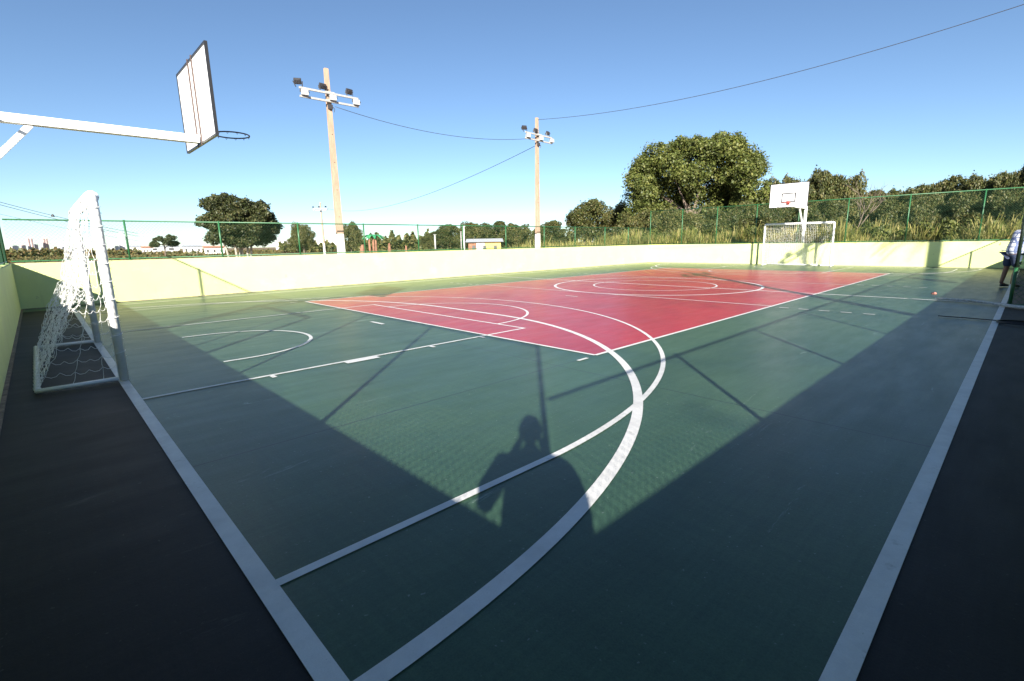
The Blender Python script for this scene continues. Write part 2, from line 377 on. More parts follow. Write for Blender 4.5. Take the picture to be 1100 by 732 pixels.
# ------------------------------------------------------------------ goals
def cord(mb, a, b, sag, r=.0019, k=3, j=.006):
    a, b = Vector(a), Vector(b); pts = []
    side = Vector((random.uniform(-1, 1), random.uniform(-1, 1), random.uniform(-.6, .6)))*j
    for i in range(k+1):
        t = i/k; w = 4*t*(1-t); pts.append(a.lerp(b, t) + Vector((0, 0, -sag*w)) + side*w)
    mb.tube(pts, r, 4, cap=False)
def make_goal(label):
    t = thing('futsal_goal', label, 'goal', (-HL+.05, 0, .013), 0, 'white futsal goals with nets')
    # local: x=0 is the post line, -x behind
    for s in (-1, 1):
        m = MB(); m.tube([(0, s*1.5, 0), (0, s*1.5, 1.80), (0, s*1.487, 1.838), (0, s*1.45, 1.85)], .041, 16); m.build('post', M['goalw'], t, True)
        m = MB(); m.tube([(-.045, s*1.5, .024), (-.66, s*1.5, .024)], .022, 10); m.build('base_bar', M['goalw'], t, True)
    m = MB(); m.tube([(0, -1.45, 1.85), (0, 1.45, 1.85)], .041, 16); m.build('crossbar', M['goalw'], t, True)
    m = MB(); m.tube([(-.66, -1.5, .024), (-.66, 1.5, .024)], .022, 10); m.build('back_bar', M['goalw'], t, True)
    nm = MB(); nu, nv = 34, 30
    def prof(v):           # slack net: falls almost straight from the bar, then sweeps back
        x = -.05 - .13*math.sin(v*P*.75) - .10*v - .42*max(0, (v-.35)/.65)**1.5
        z = 1.84 - 1.80*(1-(1-v)**1.12)
        if v > .8: z = max(z, .03)
        return x, z
    nodes = {}
    for i in range(nu+1):
        for j in range(nv+1):
            u, v = i/nu, j/nv; x, z = prof(v); w = math.sin(P*v)
            y = -1.47+2.94*u
            # bunching: columns wander and droop
            y += w*.05*math.sin(9*u+3*v)+random.uniform(-1, 1)*.022*w
            x += w*(.05*math.sin(11*u+2)+.04*math.sin(23*u+5*v))+random.uniform(-1, 1)*.02*w
            z += -w*.05*abs(math.sin(13*u)) + random.uniform(-1, 1)*.014*w
            if v > .55 : x -= .05*math.sin(5*u+1)**2*w
            nodes[i, j] = Vector((x, y, max(z, .02)))
    for i in range(nu+1):
        for j in range(nv+1):
            if j < nv: cord(nm, nodes[i, j], nodes[i, j+1], .0, j=.014)
            if i < nu and j > 0: cord(nm, nodes[i, j], nodes[i+1, j], .028, j=.01)
    for i in range(0, nu+1):   # loops round the crossbar
        y = -1.44+2.88*i/nu
        nm.tube([(.056*math.cos(a_), y+.012*math.sin(a_*.5), 1.85+.056*math.sin(a_)) for a_ in np.linspace(0, 2*P, 11)[:-1]], .004, 4, closed=True)
    for s in (-1, 1):          # side panels between post, base bar and the hanging back net
        mv = 14; cols = 5; sn = {}
        for j in range(mv+1):
            z = 1.77*(1-j/mv)+.03
            # depth of the back net at this height
            vv = j/mv; xb, _ = prof(min(1, vv*.98)); 
            for i in range(cols+1):
                f = i/cols; w = math.sin(P*f)*math.sin(P*min(1, vv+.08))
                sn[i, j] = Vector((-.045+(xb+.045)*f, s*(1.5-.02*f)+s*.05*w*math.sin(5*vv+s)+random.uniform(-1, 1)*.012*w, z-.06*w+random.uniform(-1, 1)*.012))
        for j in range(mv+1):
            for i in range(cols+1):
                if j < mv and i in (0, 1, 3, 5): cord(nm, sn[i, j], sn[i, j+1], 0, j=.02)
                if i < cols and j % 1 == 0 and j > 3: cord(nm, sn[i, j], sn[i+1, j], .03)
    for s in (-1, 1):          # lashings along the posts and the ground bars
        for k in range(9):
            z = .25+.18*k; nm.tube([(.05*math.cos(a_), s*1.5+.05*math.sin(a_), z+.01*a_) for a_ in np.linspace(0, 2*P, 9)], .0035, 4)
    for k in range(16):
        y = -1.42+.19*k; nm.tube([(-.66+.028*math.cos(a_), y+.006*a_, .03+.028*math.sin(a_)) for a_ in np.linspace(0, 2*P, 8)], .0035, 4)
    nm.build('net', M['net'], t)
    return t
goal = make_goal('white futsal goal with slack white net at the left edge of the court')
g2 = copy_tree(goal); g2.location = (HL-.05, 0, .013); g2.rotation_euler = (0, 0, P); g2.scale = (1, 1, 1.08)
tag(g2, 'small distant white futsal goal in front of the end wall, under the far backboard', 'goal', 'white futsal goals with nets')

# ------------------------------------------------------------------ basketball hoops
def make_hoop(label, rim):
    t = thing('basketball_hoop', label, 'basketball hoop', (-14.32, .1, -.06), 0, 'basketball hoops over the goals')
    X = 14.32-11.70
    m = MB(); m.tube([(0, 0, 0), (0, 0, 2.96)], .07, 16); m.tube([(0, 0, 2.955), (0, 0, 2.975)], .075, 16); m.build('pole', M['steelw'], t, True)
    m = MB(); m.box(-.02, X-.02, -.055, .055, 2.80, 2.90); o = m.build('arm', M['steelw'], t); bevel(o)
    m = MB(); m.bar((.05, 0, 1.75), (.95, 0, 2.80), .06); m.bar((.13, 0, 1.84), (.15, 0, 1.865), .066); m.build('brace', M['steelw'], t)
    W, Zb, H = .80, 2.79, 1.05
    m = MB(); m.box(X, X+.02, -W, W, Zb, Zb+H); bd = m.build('backboard', M['board'], t)
    m = MB()
    for (y0, y1, z0, z1) in ((-W-.01, W+.01, Zb-.01, Zb+.016), (-W-.01, W+.01, Zb+H-.016, Zb+H+.01), (-W-.01, -W+.014, Zb+.016, Zb+H-.016), (W-.014, W+.01, Zb+.016, Zb+H-.016)):
        m.box(X-.010, X+.025, y0, y1, z0, z1)
    m.build('frame', M['black'], bd)
    m = MB(); w, h, z0, b_ = .30, .42, Zb+.21, .05
    for (y0, y1, za, zb) in ((-w, w, z0, z0+b_), (-w, w, z0+h-b_, z0+h), (-w, -w+b_, z0+b_, z0+h-b_), (w-b_, w, z0+b_, z0+h-b_)):
        m.box(X+.0205, X+.0235, y0, y1, za, zb)
    m.build('target_square', M['black'], bd)
    m = MB()
    for y in (-.10, .10): m.box(X-.014, X-.001, y-.016, y+.016, Zb-.02, Zb+H+.03)

    build_split(m, 'spine', M['rust'], t)
    m = MB(); n = 28; rz = Zb+.17; cx = X+.02+.15+.225
    m.tube([(cx+.225*math.cos(2*P*i/n), .225*math.sin(2*P*i/n), rz) for i in range(n)], .009, 8, closed=True)
    m.tube([(X+.02, .06, rz), (cx-.2, .09, rz)], .008, 6); m.tube([(X+.02, -.06, rz), (cx-.2, -.09, rz)], .008, 6)
    m.box(X+.0205, X+.03, -.07, .07, rz-.07, rz+.10); m.bar((X+.03, 0, rz-.06), (cx-.21, 0, rz-.006), .03, .012)
    for i in range(12):
        a_ = 2*P*i/12; m.tube([(cx+(.225)*math.cos(a_), .225*math.sin(a_), rz-.008), (cx+.225*math.cos(a_+.04), .225*math.sin(a_+.04), rz-.028), (cx+.225*math.cos(a_+.09), .225*math.sin(a_+.09), rz-.008)], .003, 4)
    m.build('rim', rim, t, True)
    return t
h1 = make_hoop('white backboard seen from behind on a long horizontal arm, high at the upper left', M['rimgrey'])
h2 = make_hoop('distant white backboard with black target square, above the far goal', M['rim'])
h2.location = (14.32, .1, -.06); h2.rotation_euler = (0, 0, P)

# ------------------------------------------------------------------ light poles
def hsection(mb, w0, d0, w1, d1, z0, z1, mi=0, zt=None):
    """double-T concrete pole piece: flanges at +-y, web between"""
    def ring(w, d, z):
        f, b = .28, .5
        pts = [(-w/2,-d/2),(w/2,-d/2),(w/2,-d/2+d*f),(w*.16,-d/2+d*f),(w*.16,d/2-d*f),(w/2,d/2-d*f),(w/2,d/2),(-w/2,d/2),(-w/2,d/2-d*f),(-w*.16,d/2-d*f),(-w*.16,-d/2+d*f),(-w/2,-d/2+d*f)]
        return [(x, y, z) for x, y in pts]
    A, B = ring(w0, d0, z0), ring(w1, d1, z1); n = 12
    mb.add(A+B, [(i, (i+1) % n, n+(i+1) % n, n+i) for i in range(n)]+[tuple(range(n))[::-1], tuple(range(n, 2*n))], mi)
def make_light_pole(label, H=7.15):
    t = thing('light_pole', label, 'light pole', (0, 0, -.06), 0, 'double-T concrete floodlight poles')
    w = lambda z: .25-.12*z/H; d = lambda z: .17-.07*z/H
    zw = 1.82
    m = MB(); hsection(m, w(0), d(0), w(zw), d(zw), 0, zw, 1); hsection(m, w(zw), d(zw), w(H), d(H), zw+.0005, H, 0)
    m.build('shaft', [M['concrete'], M['limewash']], t)
    m = MB()
    for z in (6.33, 6.08):
        yy = -.11
        m.box(-1.0, 1.0, yy-.05, yy, z, z+.06); m.box(-.16, .16, yy-.056, yy-.051, z+.01, z+.08)
        for k in range(9): m.box(-.95+.235*k, -.93+.235*k, yy-.052, yy-.0505, z+.03, z+.055)
        m.build('crossarm', M['arm'], t); m = MB()
    def lamp(x, z, tilt, yaw, body, y0=-.2):
        T = Matrix.Translation((x, y0, z)) @ Matrix.Rotation(yaw, 4, 'Z') @ Matrix.Rotation(tilt, 4, 'X')
        m = MB(); m.box(-.11, .11, -.04, .045, -.085, .085, 0, T); m.box(-.08, .08, .045, .085, -.06, .06, 0, T)
        for k in range(5): m.box(-.09+.045*k-.004, -.09+.045*k+.004, .085, .105, -.065, .065, 0, T)
        f = m.build('floodlight', body, t); bevel(f, .004, 1)
        m = MB(); m.box(-.095, .095, -.046, -.0405, -.07, .07, 0, T); m.build('lens', M['glass'], f)
        m = MB()
        for s in (-1, 1): m.bar(T @ Vector((s*.14, 0, 0)), (x+s*.1, -.14, 6.36 if z > 6.2 else 6.12), .012, .03)
        build_split(m, 'bracket', M['lamp_dark'], f)
    for x in (-.86, .07, .90): lamp(x, 6.22, R(-6), R(random.uniform(-14, 14)), M['lamp_grey'])
    for x in (-1.0, -.20, .72): lamp(x, 6.56, R(-150), R(random.uniform(-35, 10)), M['lamp_dark'], -.06)
    m = MB()
    for z in (2.4, 3.3, 4.2, 5.1, 5.9): m.tube([(.0, -d(z)/2-.012, z), (.0, -d(z)/2+.01, z)], .012, 8)
    build_split(m, 'bolt', M['lamp_dark'], t)
    m = MB(); m.box(-.07, .07, -.14, -.05, 5.88, 6.02); m.tube([(.05, -.1, 5.98), (.13, -.13, 5.9), (.12, -.1, 5.8)], .01, 6)
    m.build('cable_clamp', M['lamp_dark'], t)
    return t
lp = make_light_pole('tall concrete light pole with white base, the larger one left of centre behind the wall')
lp.location = (-5.72, 8.98, -.06)
def another(src, label, loc, rz=0, sc=1):
    c = copy_tree(src); c.location = loc; c.rotation_euler = (0, 0, rz); c.scale = (sc,)*3; c['label'] = label; return c
another(lp, 'tall concrete light pole with white base, near the middle of the picture', (4.42, 9.0, -.06), R(4))
p3 = spot(348, 72); another(lp, 'tiny distant light pole just left of the base of the nearest tall pole', (p3.x, p3.y, -.06), R(-50), 1.0)
another(lp, 'unseen light pole beyond the right wall, casting the long shadow across the red floor', (-5.6, -9.4, -.06), P)
another(lp, 'unseen light pole whose shadow falls on the end wall inside the far goal', (4.6, -9.3, -.06), P)

# slim green posts standing against the walls
def slim(label, x, y, rx):
    t = thing('wall_post', label, 'post', (x, y, 0), 0, 'slim green posts against the walls')
    m = MB(); m.tube([(0, 0, .016), (0, 0, 1.07)], .032, 12); m.build('shaft', M['post_green'], t, True)
    m = MB(); m.tube([(0, 0, .0), (0, 0, .016)], .075, 16); m.build('foot', M['gate_dark'], t)
    m = MB(); m.tube([(0, 0, 1.07), (0, 0, 1.085)], .036, 12); m.build('cap', M['post_green'], t, True)
slim('slim dark green post against the end wall, just left of the far goal', 13.93, 2.06, 0)

# ------------------------------------------------------------------ cables
def cable(name, label, a, b, sag, r, n=24, group='overhead cables'):
    a, b = Vector(a), Vector(b); m = MB()
    m.tube([a.lerp(b, i/n)+Vector((0, 0, -sag*4*(i/n)*(1-i/n))) for i in range(n+1)], r, 5)
    return tag(m.build(name, M['cable'], None, True), label, 'cable', group)
cable('overhead_cable', 'black cable sagging between the two tall light poles', (-5.55, 8.9, 5.93), (4.3, 8.9, 6.17), .42, .009)
cable('overhead_cable', 'black cable rising from the middle light pole to the top right of the picture', (4.45, 8.95, 7.0), (4.6, -9.25, 7.05), .62, .009, 40)
q = spot(352, 71); cable('overhead_cable', 'thin cable running from the middle light pole down to the tiny distant pole', (4.35, 9.0, 5.85), (q.x, q.y, 6.3), 1.4, .012, 40)
for k, (va, vb, lab) in enumerate(((217, 243, 'uppermost of the distant cables left of the near goal'), (220, 246, 'second of the distant cables left of the near goal, just below the first'), (233, 251, 'third and faintest of the distant cables left of the near goal'))):
    D = 60; A = spot(-60, D); B = spot(150, D*1.3)
    za = height(-60, va-20, D); zb = height(150, vb+8, D*1.3)
    o = cable('overhead_cable', lab, (A.x, A.y, za), (B.x, B.y, zb), .3, .022 if k < 2 else .012)
    if k == 0:
        m = MB(); c = A.lerp(B, .47); zc = za+(zb-za)*.47-.3
        m.tube([(c.x, c.y, zc-.12), (c.x, c.y, zc+.16)], [.16, .05], 8); m.build('marker', M['lamp_dark'], o)

# ------------------------------------------------------------------ vegetation
def leaves(n, centres, radii, size, flat=.75, up=.35, hollow=.72, asp=.62):
    """leaf quads spread through lobes; returns (n,4,3)"""
    c = np.asarray(centres); r = np.asarray(radii); w = (r.mean(1)**2); w /= w.sum()
    k = rng.choice(len(c), n, p=w)
    d = rng.normal(size=(n, 3)); d[:, 2] += up; d /= np.linalg.norm(d, axis=1)[:, None]
    rad = hollow+(1.06-hollow)*rng.random(n)**.7
    o_ = rng.random(n) < .09; rad = np.where(o_, 1.0+.34*rng.random(n)**1.5, rad)
    pos = c[k]+d*r[k]*rad[:, None]+rng.normal(size=(n, 3))*.03*r[k]
    for fq, am in ((1.7, .20), (3.9, .13), (8.5, .07)):      # break the round outline of each leaf mass
        ph = rng.random(3)*6.28
        pos = pos + am*np.stack([np.sin(fq*pos[:, 1]+ph[0]+np.sin(fq*.7*pos[:, 2])), np.sin(fq*pos[:, 2]+ph[1]+np.sin(fq*.8*pos[:, 0])), np.sin(fq*pos[:, 0]+ph[2]+np.sin(fq*.6*pos[:, 1]))], 1)*min(1, float(r.mean())*1.4)
    nrm = d*.8+rng.normal(size=(n, 3))*.75+np.array([0, 0, .3]); nrm /= np.linalg.norm(nrm, axis=1)[:, None]
    t = rng.normal(size=(n, 3)); t -= (t*nrm).sum(1)[:, None]*nrm; t /= np.linalg.norm(t, axis=1)[:, None]
    b = np.cross(nrm, t); s = size*(.45+1.2*rng.random(n)**1.6)[:, None]; q = s*asp
    droop = nrm*s*.25
    return np.stack([pos-t*s, pos-b*q*.9-droop*.2, pos+t*s*.9-droop, pos+b*q], 1)
def lobes(kind, rx, ry, rz, n, z0, seed, lr=.34):
    rs = np.random.default_rng(seed); cs = []; rr = []
    for i in range(n):
        a_ = rs.uniform(0, 2*P); e = rs.uniform(-.15, 1)**1.0; 
        if kind == 'dome': el = math.asin(max(-1, min(1, rs.uniform(-.25, .98))))
        else: el = math.asin(rs.uniform(-.85, .95))
        q = rs.uniform(.52, .82)
        cs.append((rx*q*math.cos(a_)*math.cos(el), ry*q*math.sin(a_)*math.cos(el), z0+rz*q*math.sin(el)))
        l = lr*rs.uniform(.6, 1.25); rr.append((rx*l, ry*l, max(rz, rx*.6)*l*.8))
    return cs, rr
def trunk(mb, H, r, cs, seed, k=9, lean=0.0):
    rs = random.Random(seed); top = Vector((lean, 0, H))
    mb.tube([(0, 0, -.1), (0.05*lean, 0, H*.3), (lean*.6, .05, H*.7), top], [r*1.25, r, r*.85, r*.6], 9)
    for c in rs.sample(list(cs), min(k, len(cs))):
        c = Vector(c); a_ = Vector((lean*.5, 0, H*rs.uniform(.55, .95)))
        mid = a_.lerp(c, .5)+Vector((rs.uniform(-.3, .3), rs.uniform(-.3, .3), rs.uniform(-.1, .4)))*r*4
        mb.tube([a_, mid, c], [r*.5, r*.3, r*.08], 6)
def make_tree(name, label, cat, rx, rz, z0, n, size, leafm, seed, nl=26, kind='dome', r=.2, barkm='bark', group=None, lr=.34, trunkH=None, ry=None):
    t = thing(name, label, cat, (0, 0, -.06), 0, group)
    cs, rr = lobes(kind, rx, ry or rx*.9, rz, nl, z0, seed, lr)
    m = MB(); trunk(m, trunkH or z0+rz*.1, r, cs, seed); m.build('trunk', M[barkm], t, True)
    quads('crown', leaves(n, cs, rr, size), M[leafm], t)
    return t

# large spreading tree right of centre
D = 48; u0, u1 = 667, 818; rw = width(u0, u1, D)/2*.93; top = height(742, 141, D)
base = spot(742, D)
t = thing('broad_tree', 'largest tree, broad domed olive crown rising right of the picture centre', 'tree', (base.x, base.y, -.06), bearing(742)-P/2)
cs, rr = [], []
rs = random.Random(5)
for i in range(120):                     # dome of leaf masses, open and dark low on the side facing the court
    x = rs.uniform(-1, 1)*rw*.9; f = math.sqrt(max(0, 1-abs(x/(rw*1.0))**3))
    yv = rs.uniform(-1, 1)*rw*.8*f
    zz = (top-1.0)*(.45+.55*max(0, f)**.8*math.sqrt(max(.02, 1-(yv/(rw*.95))**2)))*rs.uniform(.88, .965)
    if rs.random() < .4: zz *= rs.uniform(.6, .9)
    if yv < 0 and -.55*rw < x < .45*rw and .36*top < zz < top*.60: continue
    cs.append((x, yv, zz)); l = rs.uniform(.6, 1.2); rr.append((l, l, l*.75))
for i in range(30):                      # even, rather flat top line
    x = (-.86+1.72*i/29)*rw; f = math.sqrt(max(0, 1-abs(x/rw)**3.2))
    cs.append((x, rs.uniform(-.25, .25)*rw, (top-.95)*(.42+.58*f)*rs.uniform(.95, .99))); l = rs.uniform(.7, 1.15); rr.append((l, l, l*.7))
for i in range(34):
    x = rs.choice((-1, 1))*rs.uniform(.6, 1.0)*rw; zz = rs.uniform(.22, .62)*top
    cs.append((x, rs.uniform(-.6, .4)*rw, zz)); l = rs.uniform(.45, 1.05); rr.append((l, l, l*.8))
for i in range(70):
    x = rs.uniform(-.95, 1.0)*rw; zz = rs.uniform(.08, .40)*top
    cs.append((x, rs.uniform(-.85, .2)*rw, zz)); l = rs.uniform(.6, 1.2); rr.append((l, l, l*.85))
for i in range(60):                      # back of the crown closes it against the sky
    x = rs.uniform(-.85, .9)*rw; zz = rs.uniform(.28, .78)*top
    cs.append((x, rs.uniform(.15, .75)*rw, zz)); l = rs.uniform(.8, 1.3); rr.append((l, l, l*.9))
m = MB(); trunk(m, top*.36, .34, cs[-60:], 3, 12); m.build('trunk', M['bark'], t, True)
quads('crown', leaves(190000, cs, rr, .092, hollow=.55), M['leafA'], t)

# dark rounded tree at left
D = 52; rw = width(213, 305, D)/2; top = height(258, 207, D); base = spot(258, D)
t = make_tree('dark_tree', 'isolated dark rounded tree with pale trunks, left of the nearest light pole', 'tree', rw*1.08, top*.45, top*.57, 80000, .09, 'leafB', 11, 120, 'ball', .2, 'barkpale', lr=.19, trunkH=top*.35)
t.location = (base.x, base.y, -.06)
m = MB()
for x in (-1.1, -.5, .3, .55): m.tube([(x, -.6, -.1), (x*1.25, -.7, 1.4), (x*1.6, -.5, 3)], [.12, .1, .06], 7)
build_split(m, 'stem', M['barkpale'], t, True)

# prototypes shared by the smaller trees
protoA = make_tree('tree', 'x', 'tree', 3.4, 2.9, 3.3, 30000, .095, 'leafC', 21, 34, 'ball', .17, lr=.3)
protoB = make_tree('tree', 'x', 'tree', 3.0, 3.4, 3.9, 30000, .095, 'leafF', 22, 34, 'ball', .15, lr=.29)
protoC = make_tree('tree', 'x', 'tree', 3.8, 2.4, 3.6, 30000, .095, 'leafF', 23, 34, 'dome', .2, 'barkpale', lr=.3)
protoD = make_tree('tree', 'x', 'tree', 2.6, 2.5, 3.2, 9000, .11, 'leafB', 24, 18, 'dome', .13, lr=.24)
PH = {}; PW = {}
for p_ in (protoA, protoB, protoC, protoD):
    me = [c for c in p_.children if c.name.startswith('crown')][0].data
    co_ = np.empty(len(me.vertices)*3, np.float32); me.vertices.foreach_get('co', co_); co_ = co_.reshape(-1, 3)
    PH[id(p_)] = float(np.percentile(co_[:, 2], 99.7)); PW[id(p_)] = float(np.percentile(np.hypot(co_[:, 0], co_[:, 1]), 97))
usedp = set()
def put(proto, u, D, vtop, halfpx, label, group, name=None, sy=None):
    b = spot(u, D); H = height(u, vtop, D); w = width(u-halfpx, u+halfpx, D)/2
    if id(proto) in usedp: o = copy_tree(proto)
    else: usedp.add(id(proto)); o = proto
    o.location = (b.x, b.y, -.06); o.rotation_euler = (0, 0, random.uniform(0, 6.28))
    s = w/PW[id(proto)]; o.scale = (s, s, H/PH[id(proto)]); o['label'] = label; o['group'] = group; o['category'] = 'tree'
    if name: o.name = name
    return o
G1 = 'small trees far behind the lower fence'
put(protoD, 176, 95, 252, 17, 'tiny sparse tree between the white tower and the dark rounded tree', G1)
put(protoA, 326, 78, 240, 15, 'small round tree just left of the tiny distant light pole', G1)
put(protoA, 377, 82, 239, 13, 'small round tree directly behind the foot of the nearest light pole', G1)
put(protoA, 464, 105, 250, 14, 'lowest, leftmost tree of the grove left of the middle light pole', G1)
put(protoB, 482, 92, 241, 17, 'second tree of the grove left of the middle light pole', G1)
put(protoA, 508, 84, 239, 20, 'bushy tree behind the white post in the grove left of the middle light pole', G1)
put(protoB, 532, 90, 238, 18, 'rounded dark tree above the yellow shed', G1)
put(protoA, 556, 84, 240, 18, 'tree immediately left of the middle light pole', G1)
put(protoB, 592, 74, 237, 18, 'tree immediately right of the middle light pole', G1)
put(protoB, 634, 56, 214, 25, 'round dark tree standing apart left of the largest tree', G1)
put(protoA, 662, 54, 219, 20, 'brownish tree touching the left foot of the largest tree', G1)
G2 = 'trees of the wood behind the end fence'
ords = ['first', 'second', 'third', 'fourth', 'fifth', 'sixth', 'seventh', 'eighth', 'ninth', 'tenth', 'eleventh', 'twelfth', 'thirteenth', 'fourteenth', 'fifteenth', 'sixteenth']
row = [(828, 50, 194, 30, protoC), (852, 56, 190, 26, protoA), (876, 50, 183, 30, protoC), (902, 50, 189, 26, protoA), (930, 60, 206, 28, protoB), (953, 56, 204, 26, protoC),
       (975, 50, 200, 28, protoB), (996, 48, 196, 28, protoC), (1016, 48, 191, 28, protoB), (1038, 46, 189, 28, protoC), (1060, 46, 187, 28, protoB), (1080, 44, 183, 26, protoC), (1102, 40, 174, 30, protoB), (1135, 40, 168, 36, protoC), (1175, 40, 158, 40, protoB)]
for i, (u, D, v, hp, pr) in enumerate(row):
    extra = {2: 'tallest tree right behind the far backboard', 3: 'paler tree just right of the far backboard', 12: 'tall dark tree at the right edge of the wood'}.get(i)
    put(pr, u, D, v, hp, extra or f'{ords[i]} tree from the left in the wood behind the end fence', G2)
G3 = 'understorey trees below the wood'
under = [(684, 40, 226, 24, protoA), (712, 38, 224, 26, protoA), (742, 38, 228, 26, protoA), (772, 38, 222, 26, protoB), (806, 40, 216, 28, protoB), (842, 39, 214, 28, protoC), (878, 38, 212, 28, protoB), (915, 40, 214, 28, protoA), (952, 38, 216, 28, protoB), (990, 38, 210, 30, protoC), (1030, 37, 208, 30, protoB), (1068, 36, 206, 30, protoB), (1106, 35, 204, 30, protoC)]
for i, (u, D, v, hp, pr) in enumerate(under):
    put(pr, u, D, v, hp, f'{ords[i]} low bushy tree from the left behind the tall green fence', G3, 'bushy_tree')

# bare pale tree
b = spot(918, 33); t = thing('bare_tree', 'thin leafless brown branched tree right of the far backboard', 'tree', (b.x, b.y, -.06))
H = height(918, 190, 33); m = MB(); rs = random.Random(4)
def branch(p, d, L, r, depth):
    q = p+d*L; m.tube([p, p.lerp(q, .5)+Vector((rs.uniform(-1, 1), rs.uniform(-1, 1), 0))*L*.06, q], [r, r*.85, r*.6], 5)
    if depth: 
        for k in range(3 if depth > 1 else 2):
            dd = (d+Vector((rs.uniform(-.7, .7), rs.uniform(-.7, .7), rs.uniform(-.1, .4)))).normalized(); branch(q, dd, L*rs.uniform(.55, .8), r*.55, depth-1)
branch(Vector((0, 0, 0)), Vector((.05, 0, 1)), H*.36, .07, 4)
m.build('trunk', M['bark'], t, True)

# tall grass behind the end wall and the right half of the side wall
def blades(n, posfn, hfn, bend=.5, w=.02):
    P0 = posfn(n); h = hfn(P0)*(.45+.65*rng.random(n)); a_ = rng.random(n)*2*np.pi
    d = np.stack([np.cos(a_), np.sin(a_), np.zeros(n)], 1); sd = np.stack([-d[:, 1], d[:, 0], np.zeros(n)], 1)*(w*(.6+.8*rng.random(n)))[:, None]
    b = (bend*rng.random(n)*h)[:, None]
    mid = P0+d*b*.3+np.array([0, 0, 1])*(h*.6)[:, None]; tip = P0+d*b+np.array([0, 0, 1])*(h*(1-.25*rng.random(n)))[:, None]
    q1 = np.stack([P0-sd*.7, P0+sd*.7, mid+sd, mid-sd], 1); q2 = np.stack([mid-sd, mid+sd, tip+sd*.3, tip-sd*.3], 1)
    return np.concatenate([q1, q2], 1).reshape(-1, 4, 3)
def clumpy(P0, lo, hi, s=.45):
    v = np.sin(P0[:, 0]*1.3*s+P0[:, 1]*2.1*s)+np.sin(P0[:, 0]*2.9*s-P0[:, 1]*1.7*s+1)+np.sin(P0[:, 1]*5.3*s+P0[:, 0]*.7)
    return lo+(hi-lo)*np.clip((v+2)/4.2, 0, 1)
def posA(n):   # behind end wall
    return np.stack([14.4+6.5*rng.random(n)**1.2, -15+28*rng.random(n), np.full(n, -.06)], 1)
def posB(n):
    return np.stack([5+12*rng.random(n), 9.6+5*rng.random(n)**1.2, np.full(n, -.06)], 1)
def posC(n):
    return np.stack([-6+14*rng.random(n), 14+20*rng.random(n), np.full(n, -.06)], 1)
V = np.concatenate([blades(46000, posA, lambda p: clumpy(p, 1.25, 2.25), .5, .02), blades(15000, posB, lambda p: clumpy(p, .95, 1.7)*np.clip((p[:, 0]-2)/10+.45, 0, 1), .5, .02)])
tag(quads('tall_grass', V, M['grass']), 'tall straw-coloured grass growing behind the end wall', 'grass', kind='stuff')

# shrubs poking up out of the grass
protoS = make_tree('shrub', 'x', 'shrub', 1.0, .95, 1.15, 6000, .07, 'leafA', 31, 16, 'ball', .04, lr=.33, trunkH=.6)
sh = [(700, 16.6, 240), (735, 17.2, 236), (775, 16.2, 242), (812, 17, 236), (846, 16.4, 243), (905, 16.2, 238), (940, 17, 230), (968, 16.3, 238), (1000, 17.2, 226), (1030, 16.4, 232), (1058, 17, 224), (1086, 16.4, 230)]
for i, (u, X, v) in enumerate(sh):
    o = protoS if i == 0 else copy_tree(protoS)
    D = dx(u, X); b = spot(u, D); H = height(u, v, D); o.location = (b.x, b.y, -.06); o.scale = (.8, .8, H/2.1); o.rotation_euler = (0, 0, i*1.7)
    tag(o, f'{ords[i]} olive shrub from the left in the tall grass behind the green fence', 'shrub', 'shrubs in the tall grass')

# far scrub and wood line on the left, beyond the side wall
def strip(n, ua, ub, Da, Db, hfn, size):
    u = ua+(ub-ua)*rng.random(n); D = Da+(Db-Da)*rng.random(n); a_ = np.array([bearing(x) for x in np.linspace(ua, ub, 200)])
    br = np.interp(u, np.linspace(ua, ub, 200), a_)
    x = CAM.x+D*np.cos(br); y = CAM.y+D*np.sin(br); z = hfn(u, D)*rng.random(n)**.8
    pos = np.stack([x, y, z], 1); nrm = rng.normal(size=(n, 3)); nrm[:, 2] += .4; nrm /= np.linalg.norm(nrm, axis=1)[:, None]
    t = rng.normal(size=(n, 3)); t -= (t*nrm).sum(1)[:, None]*nrm; t /= np.linalg.norm(t, axis=1)[:, None]; b = np.cross(nrm, t)
    s = (size*(.5+rng.random(n)))[:, None]
    return np.stack([pos-t*s, pos-b*s*.6, pos+t*s, pos+b*s*.6], 1)
def bump(u, k): return .5+.5*np.sin(u*k)*np.sin(u*k*2.3+1)
V = np.concatenate([
    strip(22000, -30, 150, 150, 240, lambda u, D: 1.0+1.2*bump(u, .4)-.004*np.clip(u-60, 0, 60)*2, .4),
    strip(14000, 150, 430, 130, 200, lambda u, D: 0.3+.5*bump(u, .3), .3),
    strip(12000, -30, 300, 90, 130, lambda u, D: .15+.3*bump(u, .7), .18)])
tag(quads('scrub', V, M['scrub']), 'low olive scrub and far wood line across the left horizon', 'scrub', kind='stuff')
V = np.concatenate([strip(26000, 385, 620, 110, 170, lambda u, D: 2.0+2.6*bump(u, .25), .4), strip(9000, 300, 385, 130, 180, lambda u, D: 1.2+1.6*bump(u, .3), .4), strip(12000, 380, 620, 60, 100, lambda u, D: .35+.5*bump(u, .6), .16)])
tag(quads('forest', V, M['leafC']), 'low far wood line behind the grove between the two tall light poles', 'wood', kind='stuff')

